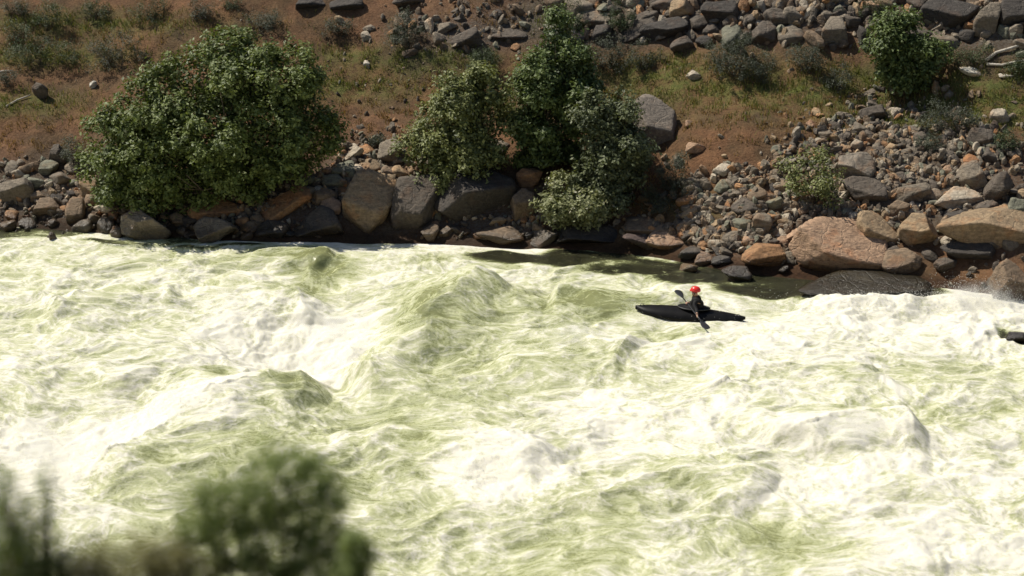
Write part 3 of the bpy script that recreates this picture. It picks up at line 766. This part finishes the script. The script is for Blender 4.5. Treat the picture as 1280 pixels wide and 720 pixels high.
bush('big_leafy_bush', 'big dark green leafy bush spreading over the bank at the left', (290, 245),
     [(250, 102, 66, 42, .4), (330, 100, 70, 44), (385, 140, 36, 45), (195, 150, 60, 48), (148, 195, 42, 52), (270, 165, 90, 60, -.2), (340, 170, 72, 60, -.1), (215, 205, 70, 48, -.2), (170, 235, 42, 34, -.3), (290, 215, 60, 34, -.1), (225, 250, 46, 26, -.3), (290, 74, 60, 20, .5)],
     5200, 15, .064, LG1, seed=4, clump_r=.17)
bush('pale_leafy_bush', 'pale green leafy bush on the bank left of the tall dark bush', (575, 225),
     [(583, 125, 42, 38), (560, 160, 46, 40), (610, 155, 30, 44, .2), (538, 195, 34, 34, -.2), (580, 195, 42, 30, -.2), (545, 220, 26, 18, -.4), (598, 100, 20, 16)],
     2100, 15, .058, LG2, seed=14, clump_r=.15)
bush('tall_dark_bush', 'tall dark green bush in the middle, highest of the three together', (690, 212),
     [(692, 58, 26, 32, .2), (692, 100, 42, 42), (672, 140, 32, 40), (718, 130, 28, 42), (695, 170, 42, 36, .1), (688, 195, 34, 22, .1), (662, 175, 18, 28)],
     2200, 15, .062, LG3, seed=24, clump_r=.16)
bush('grey_green_bush', 'grey-green bush with pale leaf tips right of the tall dark bush', (765, 262),
     [(768, 145, 38, 28, .1), (775, 180, 34, 34), (745, 190, 26, 30, -.1), (758, 215, 38, 28, -.2), (782, 215, 26, 34, 0), (770, 245, 32, 20, -.1)],
     1800, 15, .056, leaf_material('leaf_grey', (.035, .045, .022), (.165, .185, .085), (.36, .36, .26), .90), seed=34, clump_r=.15)
bush('low_pale_bush', 'low pale blossom-flecked bush hanging over the water below the grey-green bush', (722, 288),
     [(715, 248, 38, 24), (695, 260, 24, 16, -.1), (738, 262, 26, 18, -.1), (712, 270, 30, 13, -.2)],
     700, 15, .052, LG4, seed=44, clump_r=.13)
bush('round_green_bush', 'round dark green bush on the upper slope at the right', (1134, 118),
     [(1130, 50, 34, 28), (1142, 80, 38, 30), (1112, 68, 22, 24), (1132, 105, 26, 16), (1128, 28, 18, 12)],
     950, 14, .060, LG3, seed=54, clump_r=.17)
bush('sparse_shrub', 'sparse light green shrub growing among the rubble at the right', (1018, 262),
     [(1012, 215, 36, 20), (1035, 235, 24, 20), (998, 232, 24, 14), (1020, 200, 20, 10)],
     210, 11, .045, LG2, seed=64, clump_r=.15)

SG = [
 (145, 66, 42, 22, 'grey-green sage clump on the slope upper left of the big bush', 0),
 (55, 68, 52, 15, 'wide low sage clump near the left edge under the top', 1),
 (8, 97, 14, 14, 'small sage tuft cut by the left edge', 0),
 (60, 22, 24, 16, 'dark green tuft near the top left corner', 1),
 (20, 40, 18, 12, 'small green tuft at the left edge below the top', 1),
 (120, 12, 20, 14, 'green tuft at the top edge, second from the left corner', 1),
 (190, 12, 26, 15, 'green tuft at the top edge above the left sage clump', 1),
 (255, 14, 20, 12, 'sage tuft at the top edge above the big bush', 0),
 (330, 24, 24, 14, 'dark sage tuft right above the big bush', 0),
 (507, 38, 24, 26, 'grey-green sage bush above and left of the pale leafy bush', 0),
 (95, 192, 18, 24, 'dull sage tuft between the left shore pile and the big bush', 0),
 (425, 36, 20, 12, 'small dark sage tuft right of the big bush near the top', 0),
 (605, 76, 24, 14, 'low sage tuft between the pale leafy bush and the rocks above', 1),
 (712, 22, 20, 26, 'green shrub at the top edge behind the tall dark bush', 1),
 (772, 20, 17, 22, 'yellow-green shrub at the top edge left of the talus', 1),
 (762, 68, 36, 18, 'grey sage clump right of the top of the tall dark bush', 0),
 (808, 72, 26, 15, 'second grey sage clump further right of the tall dark bush', 0),
 (920, 72, 46, 26, 'wide grey-green sage clump below the upper talus', 0),
 (945, 92, 22, 14, 'small sage tuft at the right foot of the wide sage clump', 0),
 (1008, 70, 26, 22, 'rounded sage clump below the pale-capped boulder', 0),
 (1045, 96, 18, 20, 'upright sage tuft left of the round green bush', 0),
 (1188, 150, 36, 20, 'dark sage clump on the slope below and right of the round green bush', 0),
 (1212, 68, 28, 16, 'low sage clump right of the round green bush', 1),
 (1160, 180, 20, 10, 'low tuft at the top of the right rubble slope', 0),
 (845, 215, 24, 26, 'grey twiggy sage at the foot of the broad grey slab', 0),
 (825, 250, 22, 18, 'grey twiggy sage right of the grey-green bush foot', 0),
 (1262, 178, 18, 14, 'green tuft near the right edge beside the dark boulder', 1),
 (1090, 10, 22, 10, 'small tuft at the top edge left of the black boulders', 1),
 (470, 175, 16, 12, 'faded tuft on the dirt at the top of the scree', 0),
 (1272, 82, 14, 14, 'pale green tuft at the right edge by the driftwood', 1),
 (20, 10, 16, 10, 'small tuft in the top left corner', 0),
 (290, 4, 16, 8, 'small tuft cut by the top edge above the big bush', 1),
]
for i, (u, v, ru, rv, lab, kd) in enumerate(SG):
    bush('sage_bush', lab, (u, v + rv * .85), [(u, v, ru * .8, rv * .9), (u - ru * .4, v + rv * .2, ru * .5, rv * .6), (u + ru * .45, v + rv * .15, ru * .5, rv * .65)],
         int(ru * rv * .28) + 25, 16, .032,  SAGEG if kd else SAGE, cat='shrub', seed=200 + i, clump_r=.10, up=1.1, aspect=.3, group='sage tufts on the far slope')

# near bank: bush crowns close to the camera
def near_pt(u, y, dz=0):
    d = ray(u, 700); x = d.x / d.y * y; return Vector((x, y, float(terrain(x, y)) + dz))
bush('near_bush', 'dark green bush in the foreground at the bottom, out of focus', near_pt(340, 8.4),
     [(355, 600, 62, 46), (300, 640, 46, 34, .1), (255, 640, 38, 46), (385, 640, 50, 50), (340, 690, 90, 40, .1), (300, 740, 80, 40), (400, 720, 50, 50)],
     950, 18, .019, WIL, seed=71, puff=.10, core=.8, clump_r=.055, up=.8, aspect=.35)
bush('near_shrub', 'small dark twig shrub in the foreground right of the big near bush', near_pt(445, 8.0),
     [(448, 690, 20, 26), (440, 725, 24, 26)], 110, 16, .018, WIL, seed=72, puff=.07, clump_r=.045, up=.8, aspect=.35, cat='shrub')
bush('near_willow', 'blurred upright green willow shrub at the bottom left corner', near_pt(40, 8.2),
     [(12, 650, 26, 60), (40, 690, 26, 50), (0, 612, 10, 30), (60, 640, 5, 46), (56, 600, 4, 24), (-30, 690, 50, 60), (20, 735, 60, 40), (75, 700, 12, 40)], 420, 14, .02, WIL, seed=73, puff=.09, clump_r=.07, up=1.6, aspect=.25, cat='shrub')
bush('near_sage', 'low olive brush in the foreground between the near bush and the willow', near_pt(160, 8.2),
     [(150, 715, 60, 28), (205, 700, 40, 26), (110, 720, 40, 26), (235, 720, 40, 30)], 520, 14, .018, leaf_material('leaf_olive', (.09, .085, .03), (.24, .22, .08), transl=.4), seed=74, puff=.09, clump_r=.06, up=1.6, aspect=.25, cat='shrub')

# grass blades
def blades(name, label, pts, hgt, mat, seed, w=.012):
    r = np.random.RandomState(seed); n = len(pts); P_ = np.array(pts)
    a = r.uniform(0, 6.28, n); hh = hgt * r.uniform(.5, 1.3, n); dx = np.cos(a); dy = np.sin(a); le = r.normal(size=(n, 2)) * .35
    W = w
    b1 = P_ + np.stack([dx * W, dy * W, 0 * a], 1); b2 = P_ - np.stack([dx * W, dy * W, 0 * a], 1)
    m1 = P_ + np.stack([le[:, 0] * hh * .4 + dx * W * .7, le[:, 1] * hh * .4 + dy * W * .7, hh * .6], 1); m2 = m1 - np.stack([dx * W * 1.4, dy * W * 1.4, 0 * a], 1)
    t1 = P_ + np.stack([le[:, 0] * hh, le[:, 1] * hh, hh], 1)
    V = np.stack([b1, b2, m2, m1, t1], 1).reshape(-1, 3); i = np.arange(n) * 5
    Fq = np.concatenate([np.stack([i, i + 1, i + 2], 1), np.stack([i, i + 2, i + 3], 1), np.stack([i + 3, i + 2, i + 4], 1)])
    tag(mesh_np(name, V, Fq, mat, smooth=False, attrs={'vary': ('FLOAT', np.repeat(r.rand(n), 5))}), label, kind='stuff')

rs = np.random.RandomState(91)
x = rs.uniform(-20, 20, 260000); y = rs.uniform(46, 62, 260000)
gm = grass_w(x, y) * np.clip(.6 + 1.6 * n2(x / .5, y / .5, 61), 0, 1) > rs.rand(len(x)) * 1.1
x, y = x[gm][:42000], y[gm][:42000]
GR = leaf_material('grass_green', (.06, .07, .016), (.16, .17, .04), (.26, .2, .08), .93, transl=.3)
blades('grass', 'green and yellowing grass on the bench of the far slope', np.stack([x, y, terrain(x, y)], 1), .16, GR, 5)
DRY = [(905, 95, 30, 12), (455, 155, 60, 30), (530, 120, 60, 26), (60, 170, 100, 30), (950, 160, 120, 30), (1150, 130, 90, 20), (740, 105, 50, 20), (620, 20, 60, 20), (200, 40, 160, 20), (820, 230, 40, 30)]
x = rs.uniform(-20, 20, 260000); y = rs.uniform(45, 62, 260000); uu, vv = project(x, y, terrain(x, y)); dw = sum(blob(uu, vv, *b) for b in DRY)
dm = np.clip(dw, 0, 1) * np.clip(.1 + 2.2 * n2(x / .45, y / .45, 66), 0, 1) > rs.rand(len(x))
x, y = x[dm][:14000], y[dm][:14000]
blades('dry_grass', 'rust and straw coloured dry grass tufts on the far slope', np.stack([x, y, terrain(x, y)], 1), .12, leaf_material('grass_dry', (.12, .07, .03), (.26, .16, .065), None, transl=.25), 6)
x = rs.uniform(-7, 1.5, 9000); y = rs.uniform(5.5, 11, 9000)
blades('near_grass', 'grass on the near bank at the bottom left', np.stack([x, y, terrain(x, y)], 1), .22, GR, 7, .004)
x = rs.normal(size=1500) * .32 - 2.75; y = rs.uniform(7.6, 9.2, 1500)
blades('near_grass', 'tall wispy grass on the near bank at the bottom left corner', np.stack([x, y, terrain(x, y)], 1), .62, GR, 8, .004)

# driftwood
WOOD = simple('driftwood_material', (.38, .34, .28), .85, .35, 9, .6)
def log_at(name, label, pts, rad, cat='driftwood'):
    P = [cast(u, v)[0] + Vector((0, 0, rad + dz)) for (u, v, dz) in pts]; o0 = P[0].copy()
    path = [(p - o0, rad * (1.0 - .5 * i / len(P))) for i, p in enumerate(P)]
    v_, f_ = tubes([path], 9); o = mesh_py(name, v_, f_, WOOD); o.location = o0; tag(o, label, cat)
log_at('driftwood', 'bleached curved driftwood branch at the right edge, upper strand', [(1232, 78, 0), (1245, 70, .05), (1262, 66, .08), (1290, 58, .1)], .055)
log_at('driftwood', 'bleached driftwood branch at the right edge, lower strand', [(1233, 82, 0), (1252, 84, .02), (1272, 80, .04), (1295, 78, .05)], .045)
log_at('dead_branch', 'dead grey branch on the dirt left of the lone dark boulder', [(8, 134, 0), (22, 127, .03), (38, 122, .05)], .03)
log_at('dead_branch', 'short bleached stick at the left edge under the sage clump', [(-4, 91, 0), (6, 90, .02), (16, 90, .02)], .025)
log_at('driftwood', 'pale stick at the waterline right of the peaked boulder', [(232, 262, .1), (238, 257, .15), (244, 250, .2)], .02)

# ------------------------------------------------------------------ kayak, rider, paddle
kx, ky = on_z(862, 402, .0)
KZ = .045; YAW = R(-7); TILT = R(2.2)
HULL = simple('kayak_plastic', (.007, .0065, .0065), .45, .5, 6, .05, .15)
RIM = simple('cockpit_rim', (.012, .012, .012), .5, .2, 10)
kay = empty('kayak', (kx, ky, KZ)); kay.rotation_euler = (R(-2), TILT, YAW)
tag(kay, 'black whitewater kayak side-on in the rapids with its bow to the left', 'kayak')
LEN = 2.78
def hull_ring(t):                     # t 0 bow .. 1 stern
    x = (t - .5) * LEN
    s = abs(2 * t - 1); w = .34 * (1 - s ** 2.6) ** .72 * 1.0 + .035
    if t < .06 or t > .94: w *= .9
    keel = -.07 + .20 * s ** 2.5 + (.05 if t < .5 else 0) * s ** 2; deck = .28 + .06 * (1 - s ** 2) - .03 * s ** 2 + (.03 * s if t < .5 else -.05 * s)
    ring = []
    prof = [(0, 1), (.45, .93), (.82, .72), (1.0, .45), (.97, .28), (.72, .08), (.38, 0), (0, -.02)]
    full = prof + [(-a, b) for a, b in prof[-2:0:-1]]
    for a, b in full: ring.append((x, a * w, keel + (deck - keel) * b))
    return ring
NR = 25; V = []; Fh = []
for i in range(NR): V += hull_ring(i / (NR - 1))
k = len(hull_ring(.5))
for i in range(NR - 1):
    for j in range(k): Fh.append((i * k + j, i * k + (j + 1) % k, (i + 1) * k + (j + 1) % k, (i + 1) * k + j))
Fh.append(tuple(range(k))); Fh.append(tuple(range((NR - 1) * k + k - 1, (NR - 1) * k - 1, -1)))
hu = mesh_py('hull', V, Fh, HULL, kay); sb = hu.modifiers.new('s', 'SUBSURF'); sb.levels = sb.render_levels = 2
# cockpit rim and spray deck
def ringtube(cx, cz, a, b, r, n=28, sides=6):
    V = []; F = []
    for i in range(n):
        an = 2 * math.pi * i / n
        for q in range(sides):
            bn = 2 * math.pi * q / sides; rr = math.cos(bn) * r
            V.append((cx + math.cos(an) * (a + rr), math.sin(an) * (b + rr), cz + math.sin(bn) * r))
    for i in range(n):
        for q in range(sides): F.append((i * sides + q, ((i + 1) % n) * sides + q, ((i + 1) % n) * sides + (q + 1) % sides, i * sides + (q + 1) % sides))
    return V, F
v_, f_ = ringtube(.08, .345, .40, .245, .018); mesh_py('cockpit_rim', v_, f_, RIM, kay)
NEO = simple('neoprene', (.009, .009, .009), .8, .3, 30, 0, .2)
V = []; Fs = []; n = 28; rings = [(1.0, .348), (.75, .36), (.5, .375), (.40, .43), (.37, .47)]
for s, z in rings:
    for i in range(n):
        an = 2 * math.pi * i / n; V.append((.08 + (.06 if s < .6 else .02) * (1 - s) + math.cos(an) * .40 * s, math.sin(an) * .245 * (s if s > .6 else s + .14), z))
for r_ in range(len(rings) - 1):
    for i in range(n): Fs.append((r_ * n + i, r_ * n + (i + 1) % n, (r_ + 1) * n + (i + 1) % n, (r_ + 1) * n + i))
mesh_py('spray_deck', V, Fs, NEO, kay)
for sx, zz in ((-1.22, .31), (1.20, .22)):
    v_, f_ = tubes([[((sx - .05, 0, zz - .02), .008), ((sx - .03, 0, zz + .02), .008), ((sx + .03, 0, zz + .02), .008), ((sx + .05, 0, zz - .02), .008)]], 6); mesh_py('grab_handle', v_, f_, RIM, kay)

M = Matrix.Translation((kx, ky, KZ)) @ Euler((R(-2), TILT, YAW)).to_matrix().to_4x4()
def skin(name, joints, edges, mat, parent, root=0, sub=2):
    me = bpy.data.meshes.new(name); me.from_pydata([j[:3] for j in joints], edges, []); me.materials.append(mat)
    o = bpy.data.objects.new(name, me); COL.objects.link(o); o.parent = parent
    sk = o.modifiers.new('skin', 'SKIN'); sk.use_smooth_shade = True
    for i, j in enumerate(joints):
        rr = j[3]; d = me.skin_vertices[0].data[i]; d.radius = (rr, j[4] if len(j) > 4 else rr); d.use_root = (i == root)
    s = o.modifiers.new('sub', 'SUBSURF'); s.levels = s.render_levels = sub
    return o
SKIN = simple('skin', (.40, .24, .16), .5, .08, 20)
SUIT = simple('drysuit', (.010, .0095, .010), .7, .35, 25, .2, .2); VEST = simple('life_vest_fabric', (.015, .012, .012), .8, .35, 30, .3, .2)
HEL = simple('helmet_shell', (.62, .025, .02), .28, .06, 8)
person = empty('person', M @ Vector((.17, 0, .02))); person.rotation_euler = kay.rotation_euler
tag(person, 'kayaker in a red helmet and dark jacket sitting in the kayak, facing left', 'person')
# local frame of the rider: -x is forward (towards the bow), z up, y away from the camera
PDIR = Vector((-.36, .90, .14)).normalized(); PMID = Vector((-.14, -.25, .35)); LH = PMID - PDIR * .38; RH = PMID + PDIR * .35   # near hand, far hand
J = [(0, 0, .12, .13, .15), (-.01, 0, .28, .125, .15), (-.03, 0, .44, .13, .17), (-.04, 0, .56, .10, .16), (-.05, 0, .60, .06, .06), (-.07, 0, .63, .055, .055)]
E = [(0, 1), (1, 2), (2, 3), (3, 4), (4, 5)]
J += [(-.09, 0, .685, .082, .075), (-.085, 0, .75, .088, .078)]; E += [(5, 6), (6, 7)]
for sgn, hnd in ((-1, LH), (1, RH)):
    b = len(J); el = Vector((-.02, -.36, .36)) if sgn < 0 else Vector((-.14, .28, .36)); wr = hnd + (el - hnd).normalized() * .07
    J += [(-.04, sgn * .17, .55, .062), (-.10, sgn * .235, .46, .05), (*el, .042), (*((el + wr) / 2), .038), (*wr, .027), (*hnd, .034, .022)]
    E += [(3, b), (b, b + 1), (b + 1, b + 2), (b + 2, b + 3), (b + 3, b + 4), (b + 4, b + 5)]
    fw = (hnd - el).normalized(); ax = (RH - LH).normalized(); dn = fw.cross(ax).normalized()
    if dn.z > 0: dn = -dn
    for q in range(4):
        o_ = ax * ((q - 1.5) * .021); c = len(J); ln = (.8, 1, .95, .75)[q]
        p1 = hnd + o_ + fw * .035 * ln - dn * .012; p2 = p1 + fw * .022 * ln + dn * .022; p3 = p2 + dn * .022 * ln - fw * .018
        J += [(*p1, .010), (*p2, .009), (*p3, .0085)]; E += [(b + 5, c), (c, c + 1), (c + 1, c + 2)]
    c = len(J); side = ax * (-.03 if sgn > 0 else .03)
    J += [(*(hnd + side + dn * .02), .011), (*(hnd + side * .8 + fw * .028 + dn * .03), .0095)]; E += [(b + 5, c), (c, c + 1)]
for sgn in (-1, 1):
    b = len(J); J += [(-.10, sgn * .09, .11, .075), (-.42, sgn * .13, .16, .055), (-.78, sgn * .09, .09, .04), (-.86, sgn * .09, .12, .03)]; E += [(0, b), (b, b + 1), (b + 1, b + 2), (b + 2, b + 3)]
c = len(J); J += [(-.165, 0, .685, .018), (-.14, 0, .635, .026, .03)]; E += [(6, c), (6, c + 1)]
body = skin('body', J, E, SKIN, person)
# clothing over the body
J2 = [(0, 0, .12, .145, .17), (-.01, 0, .28, .14, .168), (-.03, 0, .44, .145, .185), (-.04, 0, .565, .112, .17), (-.055, 0, .625, .072, .072)]; E2 = [(0, 1), (1, 2), (2, 3), (3, 4)]
for sgn, hnd in ((-1, LH), (1, RH)):
    b = len(J2); el = Vector((-.02, -.36, .36)) if sgn < 0 else Vector((-.14, .28, .36)); wr = hnd + (el - hnd).normalized() * .085
    J2 += [(-.04, sgn * .17, .555, .074), (-.10, sgn * .235, .46, .062), (*el, .053), (*((el + wr) / 2), .048), (*wr, .036)]
    E2 += [(3, b), (b, b + 1), (b + 1, b + 2), (b + 2, b + 3), (b + 3, b + 4)]
skin('dry_jacket', J2, E2, SUIT, person)
J3 = [(-.008, 0, .24, .155, .19), (-.02, 0, .34, .165, .20), (-.03, 0, .44, .165, .20), (-.04, 0, .535, .12, .16)]
skin('life_vest', J3, [(0, 1), (1, 2), (2, 3)], VEST, person)
d_, f_ = ICO[4]; hv = d_.copy(); keep = lambda p: p
hp = hv * np.array([.130, .112, .108]); low = hv[:, 2] < -.25; hp[low, 2] = -.25 * .108 - .012 * np.clip(-hv[low, 2] - .25, 0, 1)
hp[low, :2] *= .97; front = (hv[:, 0] < -.75) & (np.abs(hv[:, 2] + .12) < .14); hp[front, 0] -= .018
hp[:, 2] -= .0 * hp[:, 0]
he = mesh_np('helmet', hp + np.array([-.08, 0, .775]), f_, HEL, person)
for yy in (-.032, .032):
    mesh_np('eye', ICO[2][0] * .012 + np.array([-.162, yy, .71]), ICO[2][1], simple('eye_white', (.5, .5, .48), .3), person)
mesh_np('mouth', ICO[2][0] * np.array([.006, .024, .006]) + np.array([-.159, 0, .652]), ICO[2][1], simple('lips', (.3, .1, .08), .5), person)
for yy in (-.078, .078):
    mesh_np('ear', ICO[2][0] * np.array([.018, .008, .028]) + np.array([-.075, yy, .70]), ICO[2][1], SKIN, person)
v_, f_ = tubes([[((-.08, s * .10, .75), .007), ((-.11, s * .08, .67), .006), ((-.135, s * .02, .62), .006)] for s in (-1, 1)], 6); mesh_py('chin_strap', v_, f_, RIM, person)
# paddle (held)
MP = M @ Matrix.Translation((.17, 0, .02))
A = MP @ LH; B = MP @ RH; ax = (B - A).normalized(); mid = MP @ PMID
pad = empty('paddle', mid); q = ax.to_track_quat('Z', 'Y'); pad.rotation_mode = 'QUATERNION'; pad.rotation_quaternion = q
tag(pad, 'black double-bladed paddle held by the kayaker across the boat', 'paddle')
PM = simple('paddle_black', (.016, .016, .018), .4, .2, 10)
v_, f_ = tubes([[((0, 0, z), .0155) for z in (-.72, -.3, 0, .3, .72)]], 10); mesh_py('shaft', v_, f_, PM, pad)
for s in (-1, 1):
    V = []; Fb = []; n = 12; prof = [(0, .02), (.08, .05), (.2, .085), (.33, .10), (.42, .092), (.47, .06), (.485, .02)]
    for z, w in prof:
        for i in range(n):
            an = 2 * math.pi * i / n; V.append((math.cos(an) * w, math.sin(an) * .008 + .35 * w * w, s * (.66 + z * .95)))
    for r_ in range(len(prof) - 1):
        for i in range(n): Fb.append((r_ * n + i, r_ * n + (i + 1) % n, (r_ + 1) * n + (i + 1) % n, (r_ + 1) * n + i))
    Fb.append(tuple(range(n))); Fb.append(tuple(range((len(prof) - 1) * n, len(prof) * n)))
    mesh_py('blade', V, Fb, PM, pad)

# ------------------------------------------------------------------ light
EL = R(56); AZX, AZY = -.78, .34; q = math.hypot(AZX, AZY); AZX /= q; AZY /= q
sd = Vector((AZX * math.cos(EL), AZY * math.cos(EL), math.sin(EL)))
sun = bpy.data.lights.new('sun', 'SUN'); sun.energy = 4.6; sun.angle = R(.53); sun.color = (1.0, .95, .845)
so = bpy.data.objects.new('sun', sun); COL.objects.link(so); so.rotation_euler = sd.to_track_quat('Z', 'Y').to_euler()
w = bpy.data.worlds.new('World'); scene.world = w; w.use_nodes = True
sky = w.node_tree.nodes.new('ShaderNodeTexSky'); sky.sky_type = 'NISHITA'; sky.sun_disc = False; sky.sun_elevation = EL; sky.sun_rotation = math.atan2(AZX, AZY) % (2 * math.pi)
bg = w.node_tree.nodes['Background']; bg.inputs[1].default_value = .072; w.node_tree.links.new(sky.outputs[0], bg.inputs[0])
scene.view_settings.view_transform = 'Standard'; scene.view_settings.look = 'None'; scene.view_settings.exposure = 0.34; scene.view_settings.gamma = 1
scene.cycles.volume_bounces = 1; scene.cycles.volume_step_rate = 3; scene.cycles.max_bounces = 5; scene.cycles.diffuse_bounces = 3; scene.cycles.glossy_bounces = 2; scene.cycles.transmission_bounces = 2; scene.cycles.use_denoising = True
scene.cycles.caustics_reflective = False; scene.cycles.caustics_refractive = False; scene.cycles.sample_clamp_indirect = 4
